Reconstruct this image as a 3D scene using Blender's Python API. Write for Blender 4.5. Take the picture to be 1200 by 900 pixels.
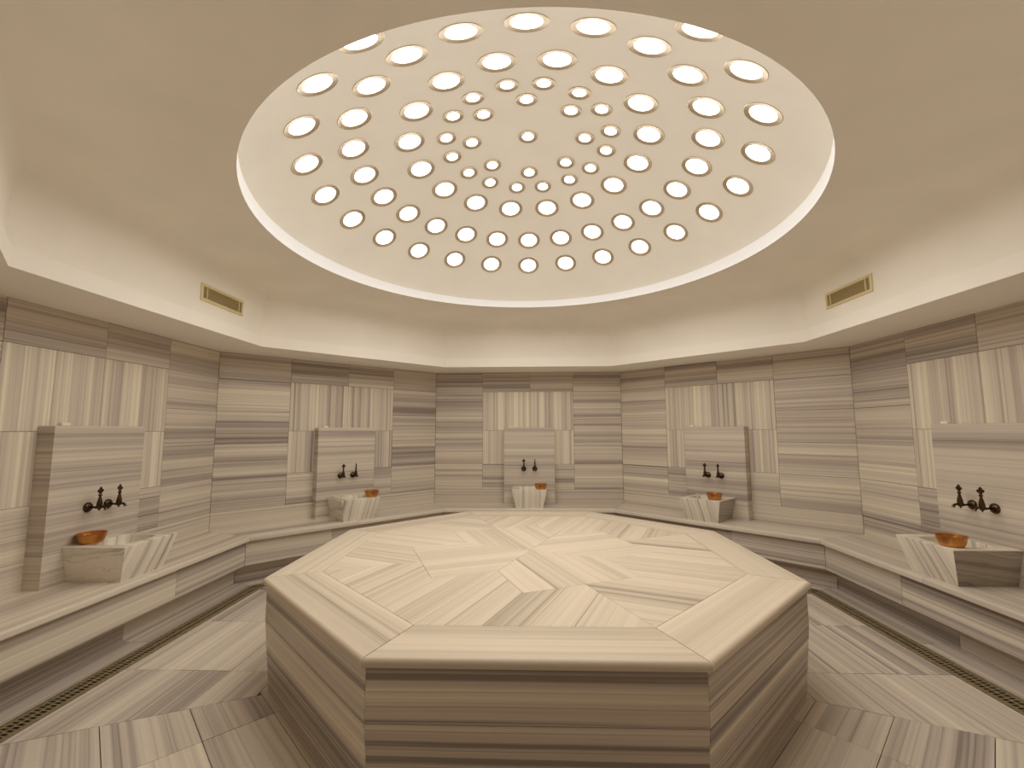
import bpy, bmesh, math, random
from math import sin, cos, tan, pi, radians, sqrt, hypot, atan2, floor
from mathutils import Vector, Matrix
for o in list(bpy.data.objects):
    bpy.data.objects.remove(o)
SC = bpy.context.scene
COL = SC.collection

# ------------------------------------------------------------------ camera
F_PX, PITCH, YAW, ROLL = 529.76, 0.1026, 0.0309, -0.0028
cam_d = bpy.data.cameras.new('camera')
cam_d.sensor_width = 36.0
cam_d.lens = F_PX / 1200.0 * 36.0
cam_d.clip_start = 0.01
cam = bpy.data.objects.new('camera', cam_d)
COL.objects.link(cam)
_r = Vector((cos(YAW), sin(YAW), 0)); _f = Vector((-sin(YAW), cos(YAW), 0)); _u = Vector((0, 0, 1))
_f, _u = _f * cos(PITCH) + _u * sin(PITCH), _u * cos(PITCH) - _f * sin(PITCH)
_r, _u = _r * cos(ROLL) + _u * sin(ROLL), _u * cos(ROLL) - _r * sin(ROLL)
m = Matrix((_r, _u, -_f)).transposed().to_4x4()
m.translation = Vector((-0.0251, -3.0813, 1.3653))
cam.matrix_world = m
SC.camera = cam

# ------------------------------------------------------------------ world, light, exposure
DISC_STRENGTH = 19.0                       # the glowing glass discs of the dome are the only lamps
DISC_COLOR = (1.0, 0.96, 0.875, 1)
w = bpy.data.worlds.new('world'); SC.world = w; w.use_nodes = True
w.node_tree.nodes['Background'].inputs[0].default_value = (0.9, 0.8, 0.65, 1)
w.node_tree.nodes['Background'].inputs[1].default_value = 0.05
SC.view_settings.view_transform = 'Standard'
SC.view_settings.look = 'None'
SC.view_settings.exposure = 0.0
SC.view_settings.gamma = 1.0
SC.view_settings.use_curve_mapping = False
SC.cycles.diffuse_bounces = 14
SC.cycles.max_bounces = 16
SC.cycles.sample_clamp_indirect = 8.0
SC.cycles.sample_clamp_direct = 4.0

# ------------------------------------------------------------------ materials
def new_mat(name):
    mt = bpy.data.materials.new(name); mt.use_nodes = True
    nt = mt.node_tree; b = nt.nodes['Principled BSDF']
    return mt, nt, b
def setin(b, **k):
    for a, v in k.items():
        b.inputs[a.replace('_', ' ')].default_value = v
def math_node(nt, op, a, b=None, c=None):
    n = nt.nodes.new('ShaderNodeMath'); n.operation = op
    for i, v in enumerate((a, b, c)):
        if v is None: continue
        if isinstance(v, (int, float)): n.inputs[i].default_value = v
        else: nt.links.new(v, n.inputs[i])
    return n.outputs[0]
def stone(name, cols, broad=7.0, fine=42.0, warp=0.007, contrast=1.0, vein=0.35, rough=0.36, wf=1.2, cloud=0.0, fw=1.5):
    """striped marble: stripes run along st.x, vary across st.y, st.z is the slab's own seed"""
    mt, nt, b = new_mat(name)
    A = nt.nodes.new('ShaderNodeAttribute'); A.attribute_name = 'st'
    T = nt.nodes.new('ShaderNodeAttribute'); T.attribute_name = 'tn'
    S = nt.nodes.new('ShaderNodeSeparateXYZ'); nt.links.new(A.outputs['Vector'], S.inputs[0])
    x, y, z = S.outputs
    def vec(sx, sy, dz, yy=None):
        c = nt.nodes.new('ShaderNodeCombineXYZ')
        nt.links.new(math_node(nt, 'MULTIPLY', x, sx), c.inputs[0])
        nt.links.new(math_node(nt, 'MULTIPLY', yy if yy is not None else y, sy), c.inputs[1])
        nt.links.new(math_node(nt, 'ADD', z, dz), c.inputs[2])
        return c.outputs[0]
    def noise(v, detail=2.0, rg=0.55):
        n = nt.nodes.new('ShaderNodeTexNoise'); n.noise_dimensions = '3D'
        n.inputs['Scale'].default_value = 1.0; n.inputs['Detail'].default_value = detail
        n.inputs['Roughness'].default_value = rg
        nt.links.new(v, n.inputs['Vector']); return n.outputs[0]
    wn = noise(vec(wf, wf * 2.2, 3.3), 2.0)
    yy = math_node(nt, 'MULTIPLY_ADD', math_node(nt, 'SUBTRACT', wn, 0.5), warp * 2, y)
    n1 = noise(vec(0.07, broad, 0.0, yy), 2.0)
    n2 = noise(vec(0.12, fine, 7.7, yy), 3.0, 0.65)
    n3 = noise(vec(0.07, broad * 2.6, 15.1, yy), 1.0)
    n4 = noise(vec(2.2, 2.2, 21.0), 4.0)
    v = math_node(nt, 'MULTIPLY_ADD', math_node(nt, 'SUBTRACT', n1, 0.5), 1.9 * contrast, 0.5)
    v = math_node(nt, 'MULTIPLY_ADD', math_node(nt, 'SUBTRACT', n2, 0.5), fw * contrast, v)
    v = math_node(nt, 'MULTIPLY_ADD', math_node(nt, 'SUBTRACT', n4, 0.5), 0.07 + cloud, v)
    # thin darker seams
    d = math_node(nt, 'ABSOLUTE', math_node(nt, 'SUBTRACT', n3, 0.5))
    d = math_node(nt, 'SUBTRACT', 1.0, math_node(nt, 'MULTIPLY', d, 26.0))
    d = math_node(nt, 'MAXIMUM', d, 0.0)
    v = math_node(nt, 'MULTIPLY_ADD', d, -vein, v)
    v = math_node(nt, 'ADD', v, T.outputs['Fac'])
    R = nt.nodes.new('ShaderNodeValToRGB'); nt.links.new(v, R.inputs[0])
    e = R.color_ramp.elements
    e[0].position = 0.0; e[0].color = (*cols[0], 1)
    e[1].position = 1.0; e[1].color = (*cols[-1], 1)
    for i, c in enumerate(cols[1:-1]):
        q = e.new((i + 1) / (len(cols) - 1)); q.color = (*c, 1)
    nt.links.new(R.outputs[0], b.inputs['Base Color'])
    nt.links.new(math_node(nt, 'MULTIPLY_ADD', n4, 0.12, rough - 0.06), b.inputs['Roughness'])
    setin(b, Specular_IOR_Level=0.28)
    return mt
def plaster(name, col, var=0.03, rough=0.75, bump=0.06):
    mt, nt, b = new_mat(name)
    tc = nt.nodes.new('ShaderNodeTexCoord')
    n = nt.nodes.new('ShaderNodeTexNoise'); n.inputs['Scale'].default_value = 2.3; n.inputs['Detail'].default_value = 5
    nt.links.new(tc.outputs['Object'], n.inputs['Vector'])
    R = nt.nodes.new('ShaderNodeValToRGB'); nt.links.new(n.outputs[0], R.inputs[0])
    R.color_ramp.elements[0].position = 0.3; R.color_ramp.elements[1].position = 0.7
    R.color_ramp.elements[0].color = (*[c * (1 - var) for c in col], 1)
    R.color_ramp.elements[1].color = (*[min(1, c * (1 + var)) for c in col], 1)
    nt.links.new(R.outputs[0], b.inputs['Base Color'])
    n2 = nt.nodes.new('ShaderNodeTexNoise'); n2.inputs['Scale'].default_value = 30; n2.inputs['Detail'].default_value = 4
    nt.links.new(tc.outputs['Object'], n2.inputs['Vector'])
    bp = nt.nodes.new('ShaderNodeBump'); bp.inputs['Strength'].default_value = bump; bp.inputs['Distance'].default_value = 0.01
    nt.links.new(n2.outputs[0], bp.inputs['Height']); nt.links.new(bp.outputs[0], b.inputs['Normal'])
    setin(b, Roughness=rough, Specular_IOR_Level=0.2)
    return mt
def metal(name, col, rough, metallic=1.0, var=0.25, scale=40, bump=0.0):
    mt, nt, b = new_mat(name)
    tc = nt.nodes.new('ShaderNodeTexCoord')
    n = nt.nodes.new('ShaderNodeTexNoise'); n.inputs['Scale'].default_value = scale; n.inputs['Detail'].default_value = 3
    nt.links.new(tc.outputs['Object'], n.inputs['Vector'])
    R = nt.nodes.new('ShaderNodeValToRGB'); nt.links.new(n.outputs[0], R.inputs[0])
    R.color_ramp.elements[0].position = 0.3; R.color_ramp.elements[1].position = 0.7
    R.color_ramp.elements[0].color = (*[c * (1 - var) for c in col], 1)
    R.color_ramp.elements[1].color = (*[min(1, c * (1 + var)) for c in col], 1)
    nt.links.new(R.outputs[0], b.inputs['Base Color'])
    setin(b, Roughness=rough, Metallic=metallic)
    if bump:
        vo = nt.nodes.new('ShaderNodeTexVoronoi'); vo.inputs['Scale'].default_value = 90
        nt.links.new(tc.outputs['Object'], vo.inputs['Vector'])
        bp = nt.nodes.new('ShaderNodeBump'); bp.inputs['Strength'].default_value = bump; bp.inputs['Distance'].default_value = 0.004
        nt.links.new(vo.outputs['Distance'], bp.inputs['Height']); nt.links.new(bp.outputs[0], b.inputs['Normal'])
    return mt

WALL_COLS = [(0.27, 0.23, 0.203), (0.435, 0.378, 0.335), (0.60, 0.533, 0.462), (0.70, 0.635, 0.53), (0.84, 0.775, 0.63)]
M_WALL = stone('striped_wall_marble', WALL_COLS, contrast=0.82, vein=0.22)
M_SLAB = stone('grey_slab_marble', WALL_COLS, contrast=0.6, vein=0.2, broad=8.0, fine=36.0)
M_VERT = stone('striped_cream_marble', WALL_COLS, broad=9.0, fine=46.0, contrast=0.95, vein=0.2, warp=0.006)
M_FLOOR = stone('striped_floor_marble', WALL_COLS, broad=7.0, fine=36.0, contrast=0.68, vein=0.2, rough=0.34)
M_TOP = stone('pale_platform_marble', [(0.34, 0.285, 0.225), (0.53, 0.455, 0.365), (0.635, 0.55, 0.445), (0.69, 0.60, 0.485), (0.75, 0.67, 0.545)],
              broad=7.0, fine=30.0, contrast=0.62, vein=0.22, rough=0.33)
M_SIDE = stone('dark_striped_platform_marble', WALL_COLS, broad=8.0, fine=30.0, contrast=1.2, vein=0.4, rough=0.3)
M_BASIN = stone('white_veined_marble', [(0.30, 0.265, 0.235), (0.50, 0.45, 0.39), (0.70, 0.64, 0.545), (0.75, 0.69, 0.59), (0.80, 0.74, 0.635)],
                broad=17.0, fine=60.0, warp=0.014, contrast=1.25, fw=0.3, vein=0.3, rough=0.3, wf=4.0, cloud=0.1)
M_CLOUD = stone('cloudy_veined_marble', [(0.24, 0.21, 0.19), (0.47, 0.43, 0.38), (0.72, 0.675, 0.595), (0.82, 0.76, 0.67), (0.86, 0.80, 0.71)],
                broad=7.0, fine=22.0, warp=0.09, contrast=0.8, fw=0.7, vein=0.35, rough=0.3, wf=5.0, cloud=0.5)
M_GREY = stone('grey_grained_marble', [(0.20, 0.175, 0.15), (0.29, 0.255, 0.22), (0.36, 0.32, 0.275), (0.44, 0.40, 0.34), (0.58, 0.53, 0.46)],
               broad=14.0, fine=70.0, warp=0.03, contrast=0.9, vein=0.2, rough=0.35, wf=6.0)
M_PLASTER = plaster('ceiling_plaster', (0.91, 0.88, 0.815))
M_DOME = plaster('dome_plaster', (0.91, 0.88, 0.82), var=0.025)
M_TRIM = plaster('cornice_paint', (0.945, 0.915, 0.865), var=0.015)
M_BAND = plaster('rim_band_paint', (0.68, 0.68, 0.70), var=0.01)
M_GROUT = plaster('grout', (0.30, 0.25, 0.19), var=0.1, rough=0.9)
M_BACK = plaster('mortar', (0.36, 0.31, 0.25), var=0.1, rough=0.9)
M_BRONZE = metal('dark_bronze', (0.085, 0.055, 0.035), 0.24, var=0.4)
M_COPPER = metal('hammered_copper', (0.62, 0.29, 0.092), 0.33, var=0.12, bump=0.35)
M_BRASS = metal('drain_brass', (0.36, 0.29, 0.18), 0.45, metallic=0.4)
M_DARK = plaster('drain_channel_shade', (0.03, 0.026, 0.02), var=0.2)  # near-black colour standing in for the shade inside the channel
M_RING = metal('fixture_taupe_metal', (0.50, 0.40, 0.28), 0.34, metallic=0.5, var=0.12)
M_VENT = plaster('vent_cream_enamel', (0.72, 0.62, 0.38), var=0.03, rough=0.45)
M_VENTIN = plaster('vent_olive_slats', (0.62, 0.53, 0.32), var=0.05, rough=0.5)
M_SOAP = plaster('cream_soap', (0.88, 0.80, 0.62), var=0.03, rough=0.5)
M_WOOD = stone('dark_door_wood', [(0.10, 0.055, 0.03), (0.15, 0.085, 0.045), (0.19, 0.11, 0.06)], broad=14, fine=70, rough=0.45)
mt, nt, b = new_mat('glowing_glass'); M_DISC = mt
setin(b, Base_Color=(0.9, 0.9, 0.88, 1), Roughness=0.15)
b.inputs['Emission Color'].default_value = DISC_COLOR
b.inputs['Emission Strength'].default_value = DISC_STRENGTH

# ------------------------------------------------------------------ helpers
rng = random.Random(11)
def link(o, parent=None):
    COL.objects.link(o)
    if parent is not None: o.parent = parent
    return o
def tag(o, label=None, cat=None, group=None, kind=None):
    if label: o['label'] = label
    if cat: o['category'] = cat
    if group: o['group'] = group
    if kind: o['kind'] = kind
    return o
def empty(name, loc=(0, 0, 0), rotz=0.0):
    o = bpy.data.objects.new(name, None); o.empty_display_size = 0.1
    o.location = loc; o.rotation_euler = (0, 0, rotz)
    return link(o)
def raw(name, verts, faces, mat, parent=None, st=None, tn=0.0, smooth=None, mats=None, fm=None):
    me = bpy.data.meshes.new(name)
    me.from_pydata([tuple(v) for v in verts], [], faces); me.update()
    for mm in (mats or [mat]): me.materials.append(mm)
    if fm: me.polygons.foreach_set('material_index', fm)
    if st is not None:
        a = me.attributes.new('st', 'FLOAT_VECTOR', 'CORNER')
        a.data.foreach_set('vector', [c for f in st for q in f for c in q])
        t = me.attributes.new('tn', 'FLOAT', 'POINT')
        t.data.foreach_set('value', [tn] * len(me.vertices))
    if smooth is not None:
        me.polygons.foreach_set('use_smooth', [True] * len(me.polygons))
        me.set_sharp_from_angle(angle=radians(smooth))
    return link(bpy.data.objects.new(name, me), parent)
def offset_poly(poly, dist):
    """move each edge of a CCW polygon inwards by its own distance"""
    n = len(poly); out = []
    for i in range(n):
        p0, p1, p2 = poly[i - 1], poly[i], poly[(i + 1) % n]
        d0 = dist[i - 1]; d1 = dist[i]
        a = Vector((p1[0] - p0[0], p1[1] - p0[1])); c = Vector((p2[0] - p1[0], p2[1] - p1[1]))
        if a.length < 1e-9 or c.length < 1e-9: out.append(p1); continue
        a.normalize(); c.normalize()
        n0 = Vector((-a.y, a.x)); n1 = Vector((-c.y, c.x))
        den = a.x * c.y - a.y * c.x
        P = Vector(p1)
        if abs(den) < 1e-5: q = P + n1 * d1
        else:
            A0 = P + n0 * d0; B0 = P + n1 * d1
            t = ((B0.x - A0.x) * c.y - (B0.y - A0.y) * c.x) / den
            q = A0 + a * t
        out.append((q.x, q.y))
    return out
def clip(poly, nx, ny, c):
    """keep nx*x+ny*y <= c"""
    out = []
    for i in range(len(poly)):
        p, q = poly[i - 1], poly[i]
        dp, dq = nx * p[0] + ny * p[1] - c, nx * q[0] + ny * q[1] - c
        if (dp < 0) != (dq < 0):
            t = dp / (dp - dq); out.append((p[0] + (q[0] - p[0]) * t, p[1] + (q[1] - p[1]) * t))
        if dq <= 0: out.append(q)
    res = []
    for p in out:
        if not res or hypot(p[0] - res[-1][0], p[1] - res[-1][1]) > 1e-5: res.append(p)
    if len(res) > 1 and hypot(res[0][0] - res[-1][0], res[0][1] - res[-1][1]) < 1e-5: res.pop()
    return res
def area(poly):
    return 0.5 * sum(poly[i - 1][0] * poly[i][1] - poly[i][0] * poly[i - 1][1] for i in range(len(poly)))
class Fr:                                    # a local frame
    def __init__(s, o, ex, ey, ez): s.o, s.ex, s.ey, s.ez = Vector(o), Vector(ex), Vector(ey), Vector(ez)
    def __call__(s, a, b, c=0.0): return s.o + s.ex * a + s.ey * b + s.ez * c
FLAT = Fr((0, 0, 0), (1, 0, 0), (0, 1, 0), (0, 0, 1))
def prism(name, fr, poly, h0, h1, mat, parent=None, sdir=0.0, seed=None, tone=None, rnd=None, gap=0.0012, wrap=False, cham=0.0012, back=True):
    """one slab: polygon in the frame's plane, from depth h0 to face h1; edges in rnd get a bull-nose of that radius"""
    if area(poly) < 0: poly = poly[::-1]
    if gap: poly = offset_poly(poly, [0 if (rnd and i in rnd) else gap for i in range(len(poly))])
    n = len(poly)
    if seed is None: seed = rng.uniform(0, 400)
    if tone is None: tone = rng.gauss(0, 0.05)
    cs, sn = cos(sdir), sin(sdir)
    off = rng.uniform(-20, 20)
    rmax = max([cham] + list((rnd or {}).values())); seg = 5 if rnd else 1
    rings = [(h0, [0] * n)]
    for k in range(seg + 1):
        a = k / seg * pi / 2
        h = h1 - rmax + rmax * sin(a)
        rings.append((h, [((rnd or {}).get(i, cham)) * (1 - cos(a)) for i in range(n)]))
    V, RP = [], []
    for h, d in rings:
        q = offset_poly(poly, d); RP.append(q)
        V += [fr(p[0], p[1], h) for p in q]
    per = [0]
    for i in range(n): per.append(per[-1] + hypot(poly[(i + 1) % n][0] - poly[i][0], poly[(i + 1) % n][1] - poly[i][1]))
    def top(p): return (p[0] * cs + p[1] * sn + off, -p[0] * sn + p[1] * cs, seed)
    F, ST = [], []
    for k in range(len(rings) - 1):
        for i in range(n):
            j = (i + 1) % n
            F.append((k * n + i, k * n + j, (k + 1) * n + j, (k + 1) * n + i))
            if wrap:
                ha, hb = rings[k][0], rings[k + 1][0]
                ST.append([(per[i] + off, ha, seed), (per[i + 1] + off, ha, seed), (per[i + 1] + off, hb, seed), (per[i] + off, hb, seed)])
            else:
                ST.append([top(RP[k][i]), top(RP[k][j]), top(RP[k + 1][j]), top(RP[k + 1][i])])
    k = len(rings) - 1
    F.append(tuple(k * n + i for i in range(n))); ST.append([top(p) for p in RP[k]])
    if back:
        F.append(tuple(reversed(range(n)))); ST.append([top(p) for p in reversed(RP[0])])
    return raw(name, V, F, mat, parent, ST, tone, smooth=50 if rnd else None)
def rect(a, b, c, d): return [(a, c), (b, c), (b, d), (a, d)]
def box(name, fr, a, b, c, d, e, f, mat, parent=None):
    V = [fr(x, y, z) for z in (e, f) for y in (c, d) for x in (a, b)]
    F = [(0, 2, 3, 1), (4, 5, 7, 6), (0, 1, 5, 4), (2, 6, 7, 3), (0, 4, 6, 2), (1, 3, 7, 5)]
    return raw(name, V, F, mat, parent)
def lathe(name, prof, mat, parent=None, seg=24, smooth=40, fr=FLAT, flute=None, caps=False):
    V, F = [], []
    n = len(prof)
    for i in range(seg):
        a = 2 * pi * i / seg
        for k, (r, z) in enumerate(prof):
            rr = r * (1 + (flute(a, k) if flute else 0))
            V.append(fr(rr * cos(a), rr * sin(a), z))
    for i in range(seg):
        j = (i + 1) % seg
        for k in range(n - 1):
            F.append((i * n + k, j * n + k, j * n + k + 1, i * n + k + 1))
    if caps:
        F.append(tuple(i * n for i in reversed(range(seg)))); F.append(tuple(i * n + n - 1 for i in range(seg)))
    return raw(name, V, F, mat, parent, smooth=smooth)
def tube(name, pts, rad, mat, parent=None, seg=12):
    """round bar along points with a radius per point"""
    V, F = [], []
    P = [Vector(p) for p in pts]; n = len(P)
    for i, p in enumerate(P):
        t = (P[min(i + 1, n - 1)] - P[max(i - 1, 0)]).normalized()
        s = t.cross(Vector((1, 0, 0)));
        if s.length < 0.1: s = t.cross(Vector((0, 1, 0)))
        s.normalize(); q = t.cross(s)
        for k in range(seg):
            a = 2 * pi * k / seg; V.append(p + (s * cos(a) + q * sin(a)) * rad[i])
    for i in range(n - 1):
        for k in range(seg):
            l = (k + 1) % seg
            F.append((i * seg + k, i * seg + l, (i + 1) * seg + l, (i + 1) * seg + k))
    F.append(tuple(reversed(range(seg)))); F.append(tuple((n - 1) * seg + k for k in range(seg)))
    return raw(name, V, F, mat, parent, smooth=40)

# ------------------------------------------------------------------ the octagonal room
H_BENCH, H_TILE, H_FASCIA, H_CEIL = 0.424, 2.15, 2.257, 2.70
ORDER = ['back', 'back_right', 'right', 'front_right', 'front', 'front_left', 'left', 'back_left']   # clockwise
DIST = dict(back=3.012, back_right=3.012, right=3.03, front_right=3.07, front=3.14, front_left=3.07, left=3.033, back_left=3.012)
ANG = {k: radians(90 - 45 * i) for i, k in enumerate(ORDER)}
OUT = {k: Vector((cos(a), sin(a), 0)) for k, a in ANG.items()}
RIGHT = {k: Vector((OUT[k].y, -OUT[k].x, 0)) for k in ORDER}
def corner(k, side, nd, nd2=None):
    """where wall k, moved in by nd, meets its neighbour (side +1: clockwise) moved in by nd2"""
    j = ORDER[(ORDER.index(k) + side) % 8]
    a, c = OUT[k], OUT[j]; da, dc = DIST[k] - nd, DIST[j] - (nd if nd2 is None else nd2)
    det = a.x * c.y - a.y * c.x
    return Vector(((da * c.y - dc * a.y) / det, (a.x * dc - c.x * da) / det, 0))
def cu(k, side, nd): return corner(k, side, nd).dot(RIGHT[k])
def WF(k, nd=0.0): return Fr(OUT[k] * (DIST[k] - nd), RIGHT[k], (0, 0, 1), -OUT[k])     # (u, z, inward)
def PF(k): return Fr(OUT[k] * DIST[k], RIGHT[k], -OUT[k], (0, 0, 1))                     # (u, nd, z)

DOOR_W, DOOR_H = 0.5, 2.08
def build_wall(k):
    fr = WF(k); L, R = cu(k, -1, 0), cu(k, 1, 0)
    Lo, Ro = cu(k, -1, -0.14), cu(k, 1, -0.14)
    nm = 'wall_' + k
    if k != 'front':
        V = [fr(L, -0.05, -0.014), fr(R, -0.05, -0.014), fr(R, 2.25, -0.014), fr(L, 2.25, -0.014),
             fr(Lo, -0.05, -0.14), fr(Ro, -0.05, -0.14), fr(Ro, 2.25, -0.14), fr(Lo, 2.25, -0.14)]
        F = [(0, 1, 2, 3), (7, 6, 5, 4), (0, 4, 5, 1), (1, 5, 6, 2), (2, 6, 7, 3), (3, 7, 4, 0)]
    else:
        V, F = [], []
        for a, b_, c, d in ((L, -DOOR_W, -0.05, 2.25), (DOOR_W, R, -0.05, 2.25), (-DOOR_W, DOOR_W, DOOR_H, 2.25)):
            s = len(V)
            V += [fr(x, y, z) for z in (-0.014, -0.14) for x, y in ((a, c), (b_, c), (b_, d), (a, d))]
            F += [tuple(s + i for i in q) for q in ((0, 1, 2, 3), (7, 6, 5, 4), (0, 4, 5, 1), (1, 5, 6, 2), (2, 6, 7, 3), (3, 7, 4, 0))]
    wall = tag(raw(nm, V, F, M_GROUT), kind='structure')
    def tile(a, b_, c, d, vert=False, seed=None, tone=None):
        if sg < 0: a, b_ = -b_, -a
        prism('wall_tile', fr, rect(a, b_, c, d), -0.013, rng.uniform(-0.0008, 0.0008), M_VERT if vert else M_WALL, wall,
              sdir=pi / 2 if vert else 0.0, seed=seed, tone=tone)
    sg = -1 if k in ('right', 'front_left') else 1
    if sg < 0: L, R = -R, -L
    ZC = [0.592, 0.92, 1.242, 1.562, 1.887, H_TILE + 0.02]
    if k == 'front':
        for a, b_ in ((L, -DOOR_W), (DOOR_W, R)):
            tile(a, b_, -0.01, 0.592)
            for c, d in zip(ZC, ZC[1:]): tile(a, b_, c, d)
        return wall
    tile(L, R, 0.35, 0.592, seed=BASE_SEED, tone=0.09)
    s1, s2 = rng.uniform(0, 300), rng.uniform(0, 300)
    for c, d in zip(ZC, ZC[1:]):
        if rng.random() < 0.5: s1 = rng.uniform(0, 300)
        if rng.random() < 0.5: s2 = rng.uniform(0, 300)
        sh = -0.09 if d > 2 else (-0.03 if c > 1.5 else 0.02)  # column tiles darken with height: soffit shade put into the tone
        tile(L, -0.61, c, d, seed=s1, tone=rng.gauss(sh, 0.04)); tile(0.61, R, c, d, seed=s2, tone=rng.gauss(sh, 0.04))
    tile(-0.61, 0.03, 1.887, ZC[-1], tone=-0.12); tile(0.03, 0.61, 1.887, ZC[-1], tone=-0.09)  # top row toned darker, painting in the shade below the soffit
    ub = [-0.61, -0.305, 0.03, 0.572, 0.61]
    for a, b_ in zip(ub, ub[1:]): tile(a, b_, 1.367, 1.887, True, tone=rng.gauss(0.14, 0.07))
    for a, b_ in ((-0.61, -0.305), (-0.305, 0.33), (0.33, 0.572), (0.572, 0.61)):
        tile(a, b_, 0.92, 1.367, True, tone=rng.gauss(0.14, 0.07))
    for a, b_ in ((-0.61, -0.305), (-0.305, 0.33), (0.33, 0.61)): tile(a, b_, 0.592, 0.92)
    return wall
BASE_SEED = 77.3
for k in ORDER: build_wall(k)

# doorway the photograph was taken from
door = tag(empty('door_1', (0, -DIST['front'] - 0.35, 0)), kind='structure')
FD = Fr((0, 0, 0), (1, 0, 0), (0, 0, 1), (0, 1, 0))
raw('door_leaf', *(lambda V: (V, [(0, 2, 3, 1), (4, 5, 7, 6), (0, 1, 5, 4), (2, 6, 7, 3), (0, 4, 6, 2), (1, 3, 7, 5)]))(
    [FD(x, y, z) for z in (-0.045, 0.0) for y in (0.0, DOOR_H) for x in (-DOOR_W, DOOR_W)]), M_WOOD, door,
    st=[[(0, 0, 3)] * 4] * 6)
box('door_jamb', FD, -DOOR_W - 0.04, -DOOR_W, 0, DOOR_H + 0.04, -0.05, 0.225, M_TRIM, door)
box('door_jamb', FD, DOOR_W, DOOR_W + 0.04, 0, DOOR_H + 0.04, -0.05, 0.225, M_TRIM, door)
box('door_head', FD, -DOOR_W, DOOR_W, DOOR_H, DOOR_H + 0.04, -0.05, 0.225, M_TRIM, door)
lathe('door_handle', [(0.0, 0.0), (0.025, 0.0), (0.025, 0.006), (0.009, 0.012), (0.009, 0.04), (0.024, 0.05), (0.024, 0.07), (0.0, 0.078)],
      M_BRONZE, door, fr=Fr((0.42, 0, 1.02), (1, 0, 0), (0, 0, -1), (0, 1, 0)))

# cornice: soffit over the wall tiles and its upright face
corn = tag(empty('trim_1', (0, 0, 0)), kind='structure')
E_F, E_U = 0.554, 0.538
for k in ORDER:
    pf = PF(k)
    pts = []
    for nd, z in ((-0.10, H_TILE), (E_F, H_TILE), (E_F, H_FASCIA), (E_U, H_FASCIA), (-0.10, H_FASCIA)):
        pts.append(((cu(k, -1, nd), nd, z), (cu(k, 1, nd), nd, z)))
    V = [pf(*q) for pr in pts for q in pr]
    F = [(2 * i, 2 * i + 1, 2 * i + 3, 2 * i + 2) for i in range(4)]
    raw('cornice_segment', V, F, M_TRIM, corn)

# plastered upper wall, soft cove, flat ceiling with its round opening
HOLE_C, HOLE_R = Vector((0.0, -0.02, 0)), 1.757
loops = []
KS = 14
def oct_loop(nd, z):
    out = []
    for k in ORDER:
        a, c = corner(k, -1, nd), corner(k, 1, nd)
        for i in range(KS):
            p = a.lerp(c, i / KS); out.append(Vector((p.x, p.y, z)))
    return out
R_COVE = 0.19
loops.append(oct_loop(E_U, H_FASCIA - 0.02))
loops.append(oct_loop(E_U, H_CEIL - R_COVE))
for i in range(1, 13):
    a = i / 12 * pi / 2
    loops.append(oct_loop(E_U + R_COVE * (1 - cos(a)), H_CEIL - R_COVE + R_COVE * sin(a)))
base = loops[-1]
circ = []
for p in base:
    a = atan2(p.y - HOLE_C.y, p.x - HOLE_C.x)
    circ.append(Vector((HOLE_C.x + HOLE_R * cos(a), HOLE_C.y + HOLE_R * sin(a), H_CEIL)))
loops.append([base[i].lerp(circ[i], 0.5) for i in range(len(base))])
loops.append(circ)
V = [p for l in loops for p in l]; N = len(base); F = []
for k in range(len(loops) - 1):
    for i in range(N):
        j = (i + 1) % N
        F.append((k * N + i, k * N + j, (k + 1) * N + j, (k + 1) * N + i))
ceiling = tag(raw('ceiling', V, F, M_PLASTER, smooth=32), kind='structure')
# rim band of the opening
NB = 160; V, F = [], []
for i in range(NB):
    a = 2 * pi * i / NB
    for r, z in ((HOLE_R, H_CEIL), (HOLE_R, H_CEIL + 0.098), (HOLE_R + 0.05, H_CEIL + 0.098), (HOLE_R + 0.05, H_CEIL)):
        V.append((HOLE_C.x + r * cos(a), HOLE_C.y + r * sin(a), z))
for i in range(NB):
    j = (i + 1) % NB
    for k in range(3): F.append((i * 4 + k, j * 4 + k, j * 4 + k + 1, i * 4 + k + 1))
raw('rim_band', V, F, M_BAND, ceiling, smooth=40)

# dome shell with a round hole for every light
DC = Vector((0.0, -0.07, 0)); D_APEX = 3.437
D_R = (1.759 ** 2 + 0.626 ** 2) / (2 * 0.626)
D_CEN = Vector((DC.x, DC.y, D_APEX - D_R))
def dome_at(r, az):
    d = Vector((r * cos(az), r * sin(az), sqrt(D_R * D_R - r * r)))
    return D_CEN + d, -d.normalized()
LIGHTS = []                                  # (ring, radius, azimuth deg, big)
for i in range(24): LIGHTS.append(('A', 1.441, 15 * i - 0.3, True))
for i in range(24): LIGHTS.append(('B', 1.166, 15 * i - 0.6, True))
for i in range(8):
    LIGHTS.append(('C', 0.817, 45 * i + 10.6, True)); LIGHTS.append(('C', 0.817, 45 * i + 33.0, True))
for i in range(8):
    LIGHTS.append(('D1', 0.399, 45 * i - 1.6, False))
    LIGHTS.append(('D2', 0.571, 45 * i - 12.6, False)); LIGHTS.append(('D3', 0.571, 45 * i + 9.0, False))
LIGHTS.append(('E', 0.0, 0.0, False))
RB, RS_ = (0.105, 0.0750), (0.069, 0.041)
NR, NA = 20, 96; V, F = [], []
RMAX = 1.86
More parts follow.
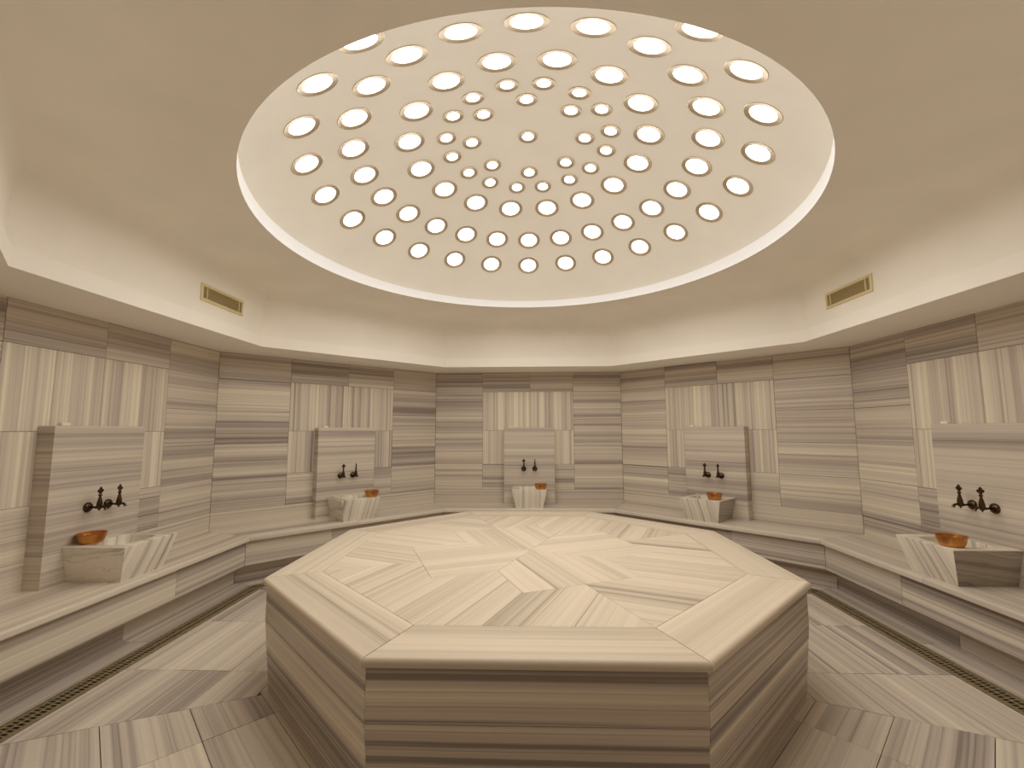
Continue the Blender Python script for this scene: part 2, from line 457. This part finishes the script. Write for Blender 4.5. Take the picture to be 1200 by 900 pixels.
for t, sgn in ((0.0, 1), (0.05, -1)):
    s = len(V)
    for k in range(NR + 1):
        r = 0.03 + (RMAX - 0.03) * k / NR
        for i in range(NA):
            p, nn = dome_at(r, 2 * pi * i / NA); V.append(p - nn * t)
    for k in range(NR):
        for i in range(NA):
            j = (i + 1) % NA
            q = (s + k * NA + i, s + k * NA + j, s + (k + 1) * NA + j, s + (k + 1) * NA + i)
            F.append(q if sgn < 0 else q[::-1])
    q = tuple(s + i for i in range(NA)); F.append(q if sgn < 0 else q[::-1])
s1, s2 = NR * NA, (NR + 1) * NA + NR * NA
for i in range(NA):
    j = (i + 1) % NA
    F.append((s1 + i, s1 + j, s2 + j, s2 + i))
dome = raw('dome', V, F, M_DOME, ceiling)
bmc = bmesh.new()
def light_frame(r, az):
    p, nn = dome_at(r, az)
    ex = Vector((-sin(az), cos(az), 0)); ex = (ex - nn * ex.dot(nn)).normalized()
    return Fr(p, ex, nn.cross(ex), nn)
for ring, r, az, big in LIGHTS:
    fr = light_frame(r, radians(az)); rr = (RB if big else RS_)[0] - 0.004
    lo = [bmc.verts.new(fr(rr * cos(2 * pi * i / 28), rr * sin(2 * pi * i / 28), -0.15)) for i in range(28)]
    hi = [bmc.verts.new(fr(rr * cos(2 * pi * i / 28), rr * sin(2 * pi * i / 28), 0.10)) for i in range(28)]
    bmc.faces.new(lo[::-1]); bmc.faces.new(hi)
    for i in range(28): bmc.faces.new((lo[i], lo[(i + 1) % 28], hi[(i + 1) % 28], hi[i]))
cm = bpy.data.meshes.new('cutter'); bmesh.ops.recalc_face_normals(bmc, faces=bmc.faces); bmc.to_mesh(cm); bmc.free()
cut = link(bpy.data.objects.new('cutter', cm))
bm = bmesh.new(); bm.from_mesh(dome.data); bmesh.ops.recalc_face_normals(bm, faces=bm.faces); bm.to_mesh(dome.data); bm.free()
md = dome.modifiers.new('b', 'BOOLEAN'); md.operation = 'DIFFERENCE'; md.solver = 'EXACT'; md.object = cut
bpy.context.view_layer.update()
dg = bpy.context.evaluated_depsgraph_get()
nm_ = bpy.data.meshes.new_from_object(dome.evaluated_get(dg))
dome.modifiers.clear(); dome.data = nm_
bpy.data.objects.remove(cut)
nm_.polygons.foreach_set('use_smooth', [True] * len(nm_.polygons))
nrm = []
for pl in nm_.polygons:
    d = (D_CEN - pl.center); rad = d.length; d.normalize()
    for li in pl.loop_indices:
        if pl.normal.dot(d) > 0.9 and rad < D_R + 0.02:
            nrm.append((D_CEN - nm_.vertices[nm_.loops[li].vertex_index].co).normalized())
        else: nrm.append(pl.normal.copy())
nm_.normals_split_custom_set(nrm)

# the lights of the dome: taupe ring with a glowing glass disc set into it
HOURS = ['twelve', 'one', 'two', 'three', 'four', 'five', 'six', 'seven', 'eight', 'nine', 'ten', 'eleven']
ORD = ['first', 'second', 'third', 'fourth', 'fifth', 'sixth', 'seventh', 'eighth', 'ninth', 'tenth', 'eleventh', 'twelfth',
       'thirteenth', 'fourteenth', 'fifteenth', 'sixteenth']
def clock(az):
    h = ((az - 270) % 360) / 30.0
    q = int(floor(h * 2 + 0.5)) % 24
    return ('half past ' if q % 2 else '') + HOURS[q // 2] + ('' if q % 2 else " o'clock")
mesh_cache = {}
for ring, r, az, big in LIGHTS:
    fr = light_frame(r, radians(az))
    t = empty('dome_light')
    M = Matrix((fr.ex, fr.ey, fr.ez)).transposed().to_4x4(); M.translation = fr.o; t.matrix_world = M
    ro, ri = RB if big else RS_
    if big not in mesh_cache:
        a = lathe('light_ring', [(ro - 0.004, -0.03), (ro, -0.001), (ro, 0.0025), (ro - 0.003, 0.0045), (ro - 0.007, 0.003), (ri + 0.002, 0.0015), (ri, 0.0008), (ri, -0.03)], M_RING, t, seg=32, smooth=35)
        c = lathe('glass_disc', [(ri, -0.0005), (ri * 0.8, 0.001), (ri * 0.45, 0.002), (0.0004, 0.0022)], M_DISC, t, seg=32)
        mesh_cache[big] = (a.data, c.data)
    else:
        for nm2, me in zip(('light_ring', 'glass_disc'), mesh_cache[big]):
            link(bpy.data.objects.new(nm2, me), t)
    if ring == 'A': lab, g = 'large round dome light in the outermost ring, at %s as pictured' % clock(az), 'dome lights of the outermost ring'
    elif ring == 'B': lab, g = 'large round dome light in the second ring from outside, at %s as pictured' % clock(az), 'dome lights of the second ring'
    elif ring == 'C':
        i = int(floor(((az - 270) % 360) / 22.5))
        lab, g = 'large round dome light in innermost large ring, %s clockwise from picture top' % ORD[i], 'dome lights of the third ring'
    elif ring == 'D1': lab, g = 'small round dome light, innermost of the triangle of three at %s' % clock(az), 'small dome lights in triangles'
    elif ring == 'D2': lab, g = 'small round dome light, anticlockwise outer corner of the triangle at %s' % clock(az + 11), 'small dome lights in triangles'
    elif ring == 'D3': lab, g = 'small round dome light, clockwise outer corner of the triangle at %s' % clock(az - 10), 'small dome lights in triangles'
    else: lab, g = 'single small round light at the very top centre of the dome', None
    tag(t, lab, 'ceiling light', g)

# ------------------------------------------------------------------ floor
floor_o = tag(box('floor', FLAT, -3.3, 3.3, -3.75, 3.3, -0.06, -0.028, M_GROUT), kind='structure')
ROWS = [1.375, 1.432, 1.725, 2.055, 2.352]
DR0, DR1 = 2.355, 2.487
def dr(k):
    e = 0.05 if k.startswith('front') else 0.0
    return DR0 + e, DR1 + e
T22 = tan(pi / 8)
TJ = dict(left=[-1.03, -0.386, 0.28, 0.94], right=[-0.94, -0.312, 0.326, 0.98], front_left=[-0.96, -0.315, 0.35, 0.99], front_right=[-0.98, -0.345, 0.31, 0.96])
SEAM = dict(left=(T22, 0.437), front_left=(0.392, T22))
def sector(k, n0, n1):
    """floor piece of wall sector k between distances n0 and n1 from the room centre, in (u, n)"""
    ta, tb = SEAM.get(k, (T22, T22)) if n1 > 1.5 else (T22, T22)
    return [(-n0 * ta, n0), (n0 * tb, n0), (n1 * tb, n1), (-n1 * ta, n1)]
for k in ORDER:
    fr = Fr((0, 0, 0), RIGHT[k], OUT[k], (0, 0, 1))       # right, outward, up: left-handed, so mirror u
    fr = Fr((0, 0, 0), -RIGHT[k], OUT[k], (0, 0, 1))
    js = [-9] + sorted(-t for t in TJ.get(k, [-0.99, -0.33, 0.33, 0.99])) + [9]
    rows = ROWS[:-1] + [dr(k)[0] - 0.003]
    strips = [(a, c) for a, c in zip(rows, rows[1:])]
    for n0, n1 in strips:
        for a, c in zip(js, js[1:]):
            p = clip(clip(sector(k, n0, n1), -1, 0, -a), 1, 0, c)
            if len(p) >= 3 and abs(area(p)) > 0.004:
                prism('floor_tile', fr, p, -0.028, rng.uniform(-0.0007, 0.0007), M_FLOOR, floor_o, gap=0.0015)
    n1 = 2.70 if k != 'front' else 3.5
    for a, c in ((-9, 0.05), (0.05, 9)):
        p = clip(clip(sector(k, dr(k)[1] + 0.003, n1), -1, 0, -a), 1, 0, c)
        if k == 'front' :
            p = clip(clip(p, -1, 0, 1.15), 1, 0, 1.15)
        prism('floor_tile', fr, p, -0.028, 0.0, M_FLOOR, floor_o, gap=0.0015, tone=-0.03)

# slotted channel drain along each wall
DRAIN_LAB = dict(left='long slotted brass floor drain running below the left bench', right='long slotted brass floor drain running below the right bench',
                 back='slotted floor drain along the back bench, hidden behind the marble platform', back_left='slotted floor drain below the back-left bench, mostly behind the platform',
                 back_right='slotted floor drain below the back-right bench, mostly behind the platform', front_left='slotted floor drain at the near left, beside the lower picture edge',
                 front_right='slotted floor drain at the near right, beside the lower picture edge')
for k in ORDER:
    if k == 'front' or k == 'back': continue
    fr = Fr((0, 0, 0), -RIGHT[k], OUT[k], (0, 0, 1))
    d0, d1 = dr(k)
    t = tag(empty('floor_drain', OUT[k] * (d0 + d1) / 2), DRAIN_LAB[k], 'drain', 'floor drains in front of the benches')
    bpy.context.view_layer.update()
    inv = Matrix.Translation(-t.location)
    fr.o = -t.location
    p = sector(k, d0 + 0.001, d1 - 0.001)
    raw('channel', [fr(q[0], q[1], -0.0275) for q in p], [(0, 1, 2, 3)], M_DARK, t)
    V, F = [], []
    def addbar(pl, z0, z1):
        s = len(V); n = len(pl)
        V.extend(fr(q[0], q[1], z) for z in (z0, z1) for q in pl)
        F.append(tuple(s + n + i for i in range(n)))
        for i in range(n): F.append((s + i, s + (i + 1) % n, s + n + (i + 1) % n, s + n + i))
    addbar(sector(k, d0 + 0.001, d0 + 0.012), -0.027, 0.001); addbar(sector(k, d1 - 0.012, d1 - 0.001), -0.027, 0.001)
    raw('frame', V, F, M_BRASS, t)
    V, F = [], []
    g0, g1 = d0 + 0.018, d1 - 0.018
    for a, c in ((g0, g0 + 0.010), ((g0 + g1) / 2 - 0.005, (g0 + g1) / 2 + 0.005), (g1 - 0.010, g1)):
        addbar(sector(k, a, c), -0.004, 0.0)
    L = g0 * T22; x = -L
    while x < L - 0.005:
        addbar([(x, g0 + 0.010), (x + 0.008, g0 + 0.010), (x + 0.008, (g0 + g1) / 2 - 0.005), (x, (g0 + g1) / 2 - 0.005)], -0.004, -0.0005)
        addbar([(x + 0.012, (g0 + g1) / 2 + 0.005), (x + 0.020, (g0 + g1) / 2 + 0.005), (x + 0.020, g1 - 0.010), (x + 0.012, g1 - 0.010)], -0.004, -0.0005)
        x += 0.024
    raw('grate', V, F, M_BRASS, t)

# ------------------------------------------------------------------ bench round the walls
bench = tag(empty('marble_bench'), 'long striped marble bench with projecting seat running round the walls', 'bench')
B_D, B_F, B_P, B_Z = 0.531, 0.486, 0.367, 0.167
TOPJ = dict(left=0.0, right=0.0, back_left=-0.04, back_right=0.04, back=0.0, front_left=0.0, front_right=0.0)
FACEJ = dict(left=0.223, right=-0.233, back_left=-0.302, back_right=0.294)
PLJ = dict(left=-0.057, right=0.034)
for k in ORDER:
    if k == 'front': continue
    pf = PF(k)                                     # (u, nd, z): left-handed -> mirror u
    pf = Fr(pf.o, -pf.ex, pf.ey, pf.ez)
    U = lambda s, nd: -cu(k, s, nd)
    if k == 'front_left': lim = (-9, 9)
    def strip(nd0, nd1):
        return [(U(1, nd0), nd0), (U(-1, nd0), nd0), (U(-1, nd1), nd1), (U(1, nd1), nd1)]
    j = -TOPJ.get(k, 0)
    for a, c in ((-9, j), (j, 9)):
        p = clip(clip(strip(0.0, B_D), -1, 0, -a), 1, 0, c)
        if area(p) < 0: p = p[::-1]
        e = [i for i in range(len(p)) if abs(p[i][1] - B_D) < 1e-4 and abs(p[(i + 1) % len(p)][1] - B_D) < 1e-4][0]
        prism('bench_top', pf, p, H_BENCH - 0.036, H_BENCH, M_FLOOR, bench, rnd={e: 0.014}, gap=0.0008, tone=rng.gauss(0.05, 0.03))
    for nd, z0, z1, jj, nm2 in ((B_F, B_Z, H_BENCH - 0.036, FACEJ.get(k, 0.1), 'face_panel'), (B_P, 0.0, B_Z + 0.02, PLJ.get(k, 0.0), 'plinth_panel')):
        fr = WF(k, nd); a, c = cu(k, -1, nd), cu(k, 1, nd)
        for q in ((a, jj), (jj, c)):
            prism(nm2, fr, rect(q[0], q[1], z0, z1), -0.02, 0.0, M_WALL, bench, tone=rng.gauss(-0.06, 0.03))
    # masonry behind the panels
    fr = pf
    for nd0, nd1, z0, z1 in ((0.0, B_F - 0.019, B_Z + 0.001, H_BENCH - 0.036), (0.0, B_P - 0.019, -0.028, B_Z)):
        p = strip(nd0, nd1)
        V = [fr(q[0], q[1], z) for z in (z0, z1) for q in p]
        raw('bench_core', V, [(3, 2, 1, 0), (4, 5, 6, 7), (0, 1, 5, 4), (1, 2, 6, 5), (2, 3, 7, 6), (3, 0, 4, 7)], M_BACK, bench)
    p = strip(B_P, B_F)
    raw('bench_underside', [fr(q[0], q[1], B_Z) for q in p], [(3, 2, 1, 0)], M_WALL, bench, st=[[(q[0], q[1], 5.0) for q in reversed(p)]])

# ------------------------------------------------------------------ central octagonal platform
HP, RP, RI, RBODY, RBASE = 0.582, 1.446, 1.172, 1.426, 1.397
plat = tag(empty('marble_platform'), 'large octagonal heated marble platform standing in the room centre', 'platform')
def octz(R, z): return [Vector((R / cos(pi / 8) * cos(radians(22.5 + 45 * i)), R / cos(pi / 8) * sin(radians(22.5 + 45 * i)), z)) for i in range(8)]
V = octz(RBASE - 0.02, -0.028) + octz(RBODY - 0.02, 0.36) + octz(RBODY - 0.02, HP - 0.031)
raw('platform_core', V, [tuple(reversed(range(8)))] + [(k * 8 + i, k * 8 + (i + 1) % 8, k * 8 + 8 + (i + 1) % 8, k * 8 + 8 + i) for k in range(2) for i in range(8)] + [tuple(16 + i for i in range(8))], M_GROUT, plat)
JOINT = 0.285
for i, k in enumerate(ORDER):
    o = OUT[k]; ri = RIGHT[k]
    fr = Fr((0, 0, 0), -ri, o, (0, 0, 1))
    p = sector(k, RI, RP)
    prism('border_slab', fr, p, HP - 0.030, HP, M_TOP, plat, rnd={2: 0.020}, gap=0.0009, tone=rng.gauss(0.0, 0.03))
    # two courses of side panels; the lower one leans slightly inwards
    fo = Fr(o * RBODY, -ri, (0, 0, 1), o)         # seen from outside: left-handed fix
    hw = RBODY * T22
    prism('side_panel', fo, rect(-hw, hw, JOINT + 0.075, HP - 0.030), -0.019, 0.0, M_SIDE, plat, tone=rng.gauss(-0.02, 0.03))
    z0, z1 = 0.0, JOINT + 0.075
    ey = (Vector((0, 0, z1)) + o * (RBODY - RBASE)); ln = ey.length; ey.normalize()
    fl = Fr(o * RBASE, -ri, ey, (-ri).cross(ey))
    hb_, ht_ = RBASE * T22, RBODY * T22
    hm = hb_ + (ht_ - hb_) * 0.5
    prism('side_panel', fl, [(-hb_, 0), (hb_, 0), (hm, ln / 2), (-hm, ln / 2)], -0.018, 0.0, M_SIDE, plat, tone=rng.gauss(-0.06, 0.03))
    prism('side_panel', fl, [(-hm, ln / 2), (hm, ln / 2), (ht_, ln), (-ht_, ln)], -0.018, 0.0, M_SIDE, plat, tone=rng.gauss(-0.05, 0.03))
# star of pointed planks on the top: four arms with a square tip at the centre
ARM, HWID = 0.72, 0.347
for q in range(4):
    a = radians(22.5 + 90 * q)
    fr = Fr((0, 0, 0), (cos(a), sin(a), 0), (-sin(a), cos(a), 0), (0, 0, 1))
    pent = [(0, 0), (HWID, -HWID), (ARM, -HWID), (ARM, HWID), (HWID, HWID)]
    jj = [-0.36, -0.172, 0.0, 0.172, 0.36] if q % 2 else [-0.36, -0.16, 0.07, 0.2, 0.36]
    for a0, a1 in zip(jj, jj[1:]):
        pp = clip(clip(pent, 0, -1, -a0), 0, 1, a1)
        prism('top_slab', fr, pp, HP - 0.03, HP, M_TOP, plat, gap=0.0008, tone=rng.gauss(0.0, 0.06))
    # filling slabs between this arm and the next
    a += radians(45)
    fr = Fr((0, 0, 0), (cos(a), sin(a), 0), (-sin(a), cos(a), 0), (0, 0, 1))
    r0 = HWID * sqrt(2)                             # arms meet here on the axis
    bo = (ARM - HWID) * sqrt(0.5); do = ARM * sqrt(0.5)
    vo = RI / (cos(pi / 8) + sin(pi / 8))
    low = lambda o_: (r0 + o_) if o_ < bo else ((r0 + bo - (o_ - bo)) if o_ < do else o_)
    up = lambda o_: (RI - o_ * sin(pi / 8)) / cos(pi / 8)
    for sgn, js in ((1, [0.0, 0.115, 0.256, 0.43, 0.60, vo]), (-1, [0.0, 0.15, 0.29, 0.45, 0.62, vo])):
        for o0, o1 in zip(js, js[1:]):
            br = [o0] + [x for x in (bo, do) if o0 + 0.004 < x < o1 - 0.004] + [o1]
            if abs(br[0] - bo) < 0.01 and False: pass
            lowp = [(low(x), x) for x in br]
            upp = [(up(x), x) for x in (o1, o0)]
            if abs(lowp[-1][0] - upp[0][0]) < 1e-3: upp = upp[1:]
            pp = [(x, sgn * y) for x, y in lowp + upp]
            prism('top_slab', fr, pp, HP - 0.03, HP, M_TOP, plat, gap=0.0008, tone=rng.gauss(0.0, 0.05))

# ------------------------------------------------------------------ wash fountains: backing slab, basin, bowl, two taps, small block
PLACE = dict(left='on the left wall', back_left='on the back-left wall', back='on the back wall', back_right='on the back-right wall', right='on the right wall')
UOFF = dict(left=-0.045, back_left=-0.006, back=0.014, back_right=0.0, right=0.01)
SLAB_D, SLAB_H = 0.11, 1.404
def slab(k):
    u0 = UOFF[k]; o = PF(k)
    t = empty('fountain_slab', o(u0, SLAB_D / 2, H_BENCH), atan2(OUT[k].y, OUT[k].x) - pi / 2)
    tag(t, {'left': 'tall striped marble slab behind the basin on the left wall', 'back_left': 'tall striped marble slab behind the basin on the back-left wall',
            'back': 'narrow-looking striped marble slab behind the basin on the back wall', 'back_right': 'tall striped marble slab behind the basin on the back-right wall',
            'right': 'tall striped marble slab behind the basin at the right picture edge'}[k], 'marble slab', 'marble slabs behind the basins')
    p = rect(-0.33, 0.33, -SLAB_D / 2, SLAB_D / 2)
    prism('upper_slab', FLAT, p, 0.196, SLAB_H - H_BENCH, M_SLAB, t, wrap=True, rnd={0: 0.008, 1: 0.008, 2: 0.008, 3: 0.008}, gap=0, tone=-0.03)
    prism('lower_slab', FLAT, p, 0.0, 0.195, M_SLAB, t, wrap=True, gap=0, tone=0.03)
def basin(k):
    u0 = UOFF[k] - 0.005; o = PF(k)
    t_loc = o(u0, SLAB_D, H_BENCH); rz = atan2(OUT[k].y, OUT[k].x) - pi / 2
    HB = 0.225; N = 48
    # local: x right, y towards the wall (so the bowl lies at negative y), z up
    yb_, yt_ = -0.352, -0.405; xb_, xt_ = 0.165, 0.213
    def rl(hx, yf, z, rr):
        pts = []
        for i in range(N):
            s = i / N * 4; e = int(s); f = s - e
            c = [(-hx, yf), (hx, yf), (hx, 0.0), (-hx, 0.0)]
            a, b_ = c[e], c[(e + 1) % 4]
            pts.append(Vector((a[0] + (b_[0] - a[0]) * f, a[1] + (b_[1] - a[1]) * f, z)))
        return pts
    def ov(hx, hy, cy, z, ex=3.2):
        pts = []
        for i in range(N):
            s = i / N * 4; e = int(s); f = s - e
            c = [(-1, -1), (1, -1), (1, 1), (-1, 1)]
            a, b_ = c[e], c[(e + 1) % 4]
            x, y = a[0] + (b_[0] - a[0]) * f, a[1] + (b_[1] - a[1]) * f
            l = (abs(x) ** ex + abs(y) ** ex) ** (1 / ex)
            pts.append(Vector((x / l * hx, cy + y / l * hy, z)))
        return pts
    cy = -0.205
    xr = 0.004
    loops = [rl(xb_, yb_, 0.0, 0), rl(xt_ - 0.001, yt_ + 0.001, HB - 0.006, 0), rl(xt_ - 0.0025, yt_ + 0.0025, HB - 0.0015, 0), rl(xt_ - 0.007, yt_ + 0.007, HB, 0),
             ov(0.158, 0.138, cy, HB), ov(0.153, 0.133, cy, HB - 0.004), ov(0.146, 0.126, cy, HB - 0.03), ov(0.13, 0.11, cy, HB - 0.09, 2.6), ov(0.09, 0.075, cy, HB - 0.135, 2.2), ov(0.012, 0.012, cy, HB - 0.145, 2)]
    V = [p for l in loops for p in l]; F = [tuple(reversed(range(N)))]; seed = {'left': 12.0, 'back_left': 31.5, 'back': 50.2, 'back_right': 64.9, 'right': 83.3}[k]
    sl = {'left': -0.35, 'back_left': -0.15, 'back': 0.0, 'back_right': 0.15, 'right': 0.38}[k]
    side_m = {'left': 1, 'back_left': 1, 'back': 0, 'back_right': 2, 'right': 2}[k]
    ST = [[(0, 0, seed)] * N]; FM = [0]
    for q in range(len(loops) - 1):
        for i in range(N):
            j = (i + 1) % N
            f = (q * N + i, q * N + j, (q + 1) * N + j, (q + 1) * N + i); F.append(f)
            e = int(i / N * 4)
            if q == 0 and e in (1, 3):
                ST.append([(V[a].y, V[a].z + V[a].y * 0.15, seed + 40) for a in f]); FM.append(side_m)
            else:
                ST.append([(V[a].z - V[a].y, V[a].x + sl * V[a].z, seed) for a in f]); FM.append(0)
    F.append(tuple((len(loops) - 1) * N + i for i in range(N))); ST.append([(0, 0, seed)] * N); FM.append(0)
    ob = raw('wash_basin', V, F, None, None, ST, 0.12, smooth=35, mats=[M_BASIN, M_CLOUD, M_GREY], fm=FM)
    ob.location = t_loc; ob.rotation_euler = (0, 0, rz)
    tag(ob, {'left': 'white veined marble basin with cloudy end face, on the left bench', 'back_left': 'small striped marble basin on the back-left bench, left of the platform end',
             'back': 'marble basin with upright stripes, in the middle of the back bench', 'back_right': 'marble basin with slanting violet veins, on the back-right bench',
             'right': 'marble basin with dark grey grained end face, on the right bench'}[k], 'basin', 'marble wash basins on the bench')
BOWL = dict(left=(-0.150, 2.845), back_left=(0.150, 2.595), back=(0.150, 2.59), back_right=(0.112, 2.605), right=(0.118, 2.60))
def bowl(k):
    u, n = BOWL[k]
    fl = k in ('back', 'back_right', 'back_left')
    prof = [(0.0004, 0.0), (0.052, 0.0), (0.058, 0.003), (0.0645, 0.014), (0.0715, 0.036), (0.074, 0.052), (0.079, 0.055), (0.0795, 0.057), (0.0775, 0.0578),
            (0.0715, 0.0535), (0.069, 0.036), (0.062, 0.015), (0.052, 0.0045), (0.0004, 0.003)]
    prof = [(r, z * 1.12) for r, z in prof]
    ob = lathe('copper_bowl', prof, M_COPPER, None, seg=64, smooth=40,
               flute=(lambda a, q: 0.018 * cos(16 * a) if q in (3, 4, 10, 11) else 0.0) if fl else None)
    p = OUT[k] * n + RIGHT[k] * u; ob.location = (p.x, p.y, H_BENCH + 0.2252)
    tag(ob, {'left': 'plain copper bowl on the rear corner of the left basin, against the slab', 'back_left': 'fluted copper bowl on the right corner of the back-left basin',
             'back': 'fluted copper bowl on the right corner of the back-wall basin', 'back_right': 'fluted copper bowl on the rim of the back-right basin',
             'right': 'plain hammered copper bowl on the near corner of the right basin'}[k], 'bowl', 'copper bowls on the basins')
def tap(k, du, which):
    o = PF(k); u = UOFF[k] + du
    t = empty('wall_tap', o(u, SLAB_D, 0.869), atan2(OUT[k].y, OUT[k].x) - pi / 2)
    tag(t, '%s of two dark bronze taps with clover-topped lever, %s' % (which, PLACE[k]), 'tap', 'bronze taps above the basins')
    if 'tap' in mesh_cache:
        for i, (nm2, me) in enumerate(mesh_cache['tap']):
            ob = link(bpy.data.objects.new(nm2, me), t if i < 5 else lever)
            if i == 4:
                lever = ob
                if which.startswith('right'):
                    a = radians(80); ob.rotation_euler = (0, 0, a); ob.location = (-0.08 * sin(a), -0.08 + 0.08 * cos(a), 0)
        return
    fw = Fr((0, 0, 0), (1, 0, 0), (0, 0, 1), (0, -1, 0))
    P = []
    P.append(lathe('wall_flange', [(0.0004, 0.0), (0.032, 0.0), (0.0325, 0.003), (0.030, 0.010), (0.023, 0.016), (0.012, 0.019), (0.009, 0.021), (0.0004, 0.021)], M_BRONZE, t, fr=fw, seg=32))
    P.append(tube('inlet_arm', [(0, -0.018, 0), (0, -0.05, 0), (0, -0.056, 0), (0, -0.062, 0), (0, -0.075, 0)], [0.0065, 0.0065, 0.0095, 0.0075, 0.009], M_BRONZE, t))
    P.append(lathe('body', [(0.0004, -0.022), (0.004, -0.020), (0.0055, -0.013), (0.011, -0.010), (0.0155, -0.003), (0.0150, 0.008), (0.0165, 0.014), (0.0160, 0.024), (0.0130, 0.042), (0.0090, 0.058), (0.0070, 0.068), (0.0004, 0.070)],
                   M_BRONZE, t, fr=Fr((0, -0.08, 0), (1, 0, 0), (0, 1, 0), (0, 0, 1))))
    P.append(tube('spout', [(0, -0.088, 0.002), (0, -0.100, 0.004), (0, -0.112, 0.003), (0, -0.122, -0.003), (0, -0.127, -0.012), (0, -0.128, -0.016)],
                  [0.008, 0.0075, 0.0075, 0.008, 0.0085, 0.009], M_BRONZE, t))
    P.append(lathe('lever_stem', [(0.0004, 0.066), (0.0065, 0.067), (0.006, 0.072), (0.011, 0.077), (0.0115, 0.081), (0.007, 0.086), (0.005, 0.092), (0.0004, 0.094)],
                   M_BRONZE, t, fr=Fr((0, -0.08, 0), (1, 0, 0), (0, 1, 0), (0, 0, 1))))
    # clover: a flat quatrefoil ring of four lobes round a hub
    V, F = [], []; n = 64
    def quat(a, s): return s * (0.0120 + 0.0085 * abs(cos(2 * a)) ** 0.7)
    for y, s in ((-0.004, 0.88), (-0.0025, 1.0), (0.0025, 1.0), (0.004, 0.88)):
        for i in range(n):
            a = 2 * pi * i / n; r = quat(a, s); V.append((r * cos(a), -0.08 + y, 0.108 + r * sin(a) * 1.1))
    for q in range(3):
        for i in range(n): F.append((q * n + i, q * n + (i + 1) % n, (q + 1) * n + (i + 1) % n, (q + 1) * n + i))
    F.append(tuple(reversed(range(n)))); F.append(tuple(3 * n + i for i in range(n)))
    P.append(raw('clover_knob', V, F, M_BRONZE, P[4], smooth=30))
    P.append(lathe('knob_tip', [(0.0004, 0.124), (0.005, 0.126), (0.0045, 0.131), (0.0004, 0.136)], M_BRONZE, P[4], seg=12, fr=Fr((0, -0.08, 0), (1, 0, 0), (0, 1, 0), (0, 0, 1))))
    mesh_cache['tap'] = [(q.name.split('.')[0], q.data) for q in P]
def soap(k):
    o = PF(k)
    bm = bmesh.new(); bmesh.ops.create_cube(bm, size=1.0)
    bmesh.ops.scale(bm, vec=(0.056, 0.034, 0.018), verts=bm.verts)
    bmesh.ops.bevel(bm, geom=bm.edges[:] , offset=0.003, segments=2, affect='EDGES')
    me = bpy.data.meshes.new('small_block'); bm.to_mesh(me); bm.free(); me.materials.append(M_SOAP)
    ob = link(bpy.data.objects.new('small_block', me))
    p = o(UOFF[k] - 0.245, 0.075, SLAB_H + 0.009); ob.location = p
    ob.rotation_euler = (0, 0, atan2(OUT[k].y, OUT[k].x) - pi / 2)
    tag(ob, 'small cream block lying on top of the marble slab %s' % PLACE[k], 'block', 'cream blocks on top of the slabs')
for k in ('left', 'back_left', 'back', 'back_right', 'right'):
    slab(k); basin(k); bowl(k)
    tap(k, -0.073, 'left one'); tap(k, 0.071, 'right one')
    soap(k)

# ------------------------------------------------------------------ air vents in the upper wall
def vent(k, u0, u1, z0, z1, lab):
    fr0 = WF(k, E_U)
    c = fr0((u0 + u1) / 2, (z0 + z1) / 2, 0)
    t = empty('air_vent', c); tag(t, lab, 'vent', 'air vents in the upper wall')
    fr = Fr((0, 0, 0), fr0.ex, fr0.ey, fr0.ez)
    hw, hh = (u1 - u0) / 2, (z1 - z0) / 2; fw_ = 0.022
    V, F = [], []
    prof = [(0.0, 0.0), (0.0, 0.010), (fw_ * 0.7, 0.014), (fw_, 0.010), (fw_, 0.0)]
    for d, h in prof:
        for sx, sy in ((-1, -1), (1, -1), (1, 1), (-1, 1)): V.append(fr(sx * (hw - d), sy * (hh - d), h))
    for q in range(len(prof) - 1):
        for i in range(4): F.append((q * 4 + i, q * 4 + (i + 1) % 4, (q + 1) * 4 + (i + 1) % 4, (q + 1) * 4 + i))
    raw('frame', V, F, M_VENT, t)
    box('backing', fr, -hw + fw_, hw - fw_, -hh + fw_, hh - fw_, 0.0005, 0.001, M_VENTIN, t)
    for i in range(11):                            # horizontal louvre slats
        z = -hh + fw_ + (2 * hh - 2 * fw_) * (i + 0.5) / 11
        V = [fr(x, z + a, h) for x in (-hw + fw_, hw - fw_) for a, h in ((-0.0026, 0.010), (0.0028, 0.003), (0.0036, 0.004), (-0.0018, 0.011))]
        raw('slat', V, [(0, 1, 5, 4), (1, 2, 6, 5), (2, 3, 7, 6), (3, 0, 4, 7), (0, 3, 2, 1), (4, 5, 6, 7)], M_VENTIN, t)
    for x in (-hw + fw_ + 0.035, hw - fw_ - 0.042):
        box('divider_bar', fr, x, x + 0.009, -hh + fw_, hh - fw_, 0.002, 0.0125, M_VENT, t)
vent('left', 0.19, 0.70, 2.362, 2.496, 'cream louvred air vent in the upper wall at left')
vent('right', -0.688, -0.18, 2.362, 2.496, 'cream louvred air vent in the upper wall at right')
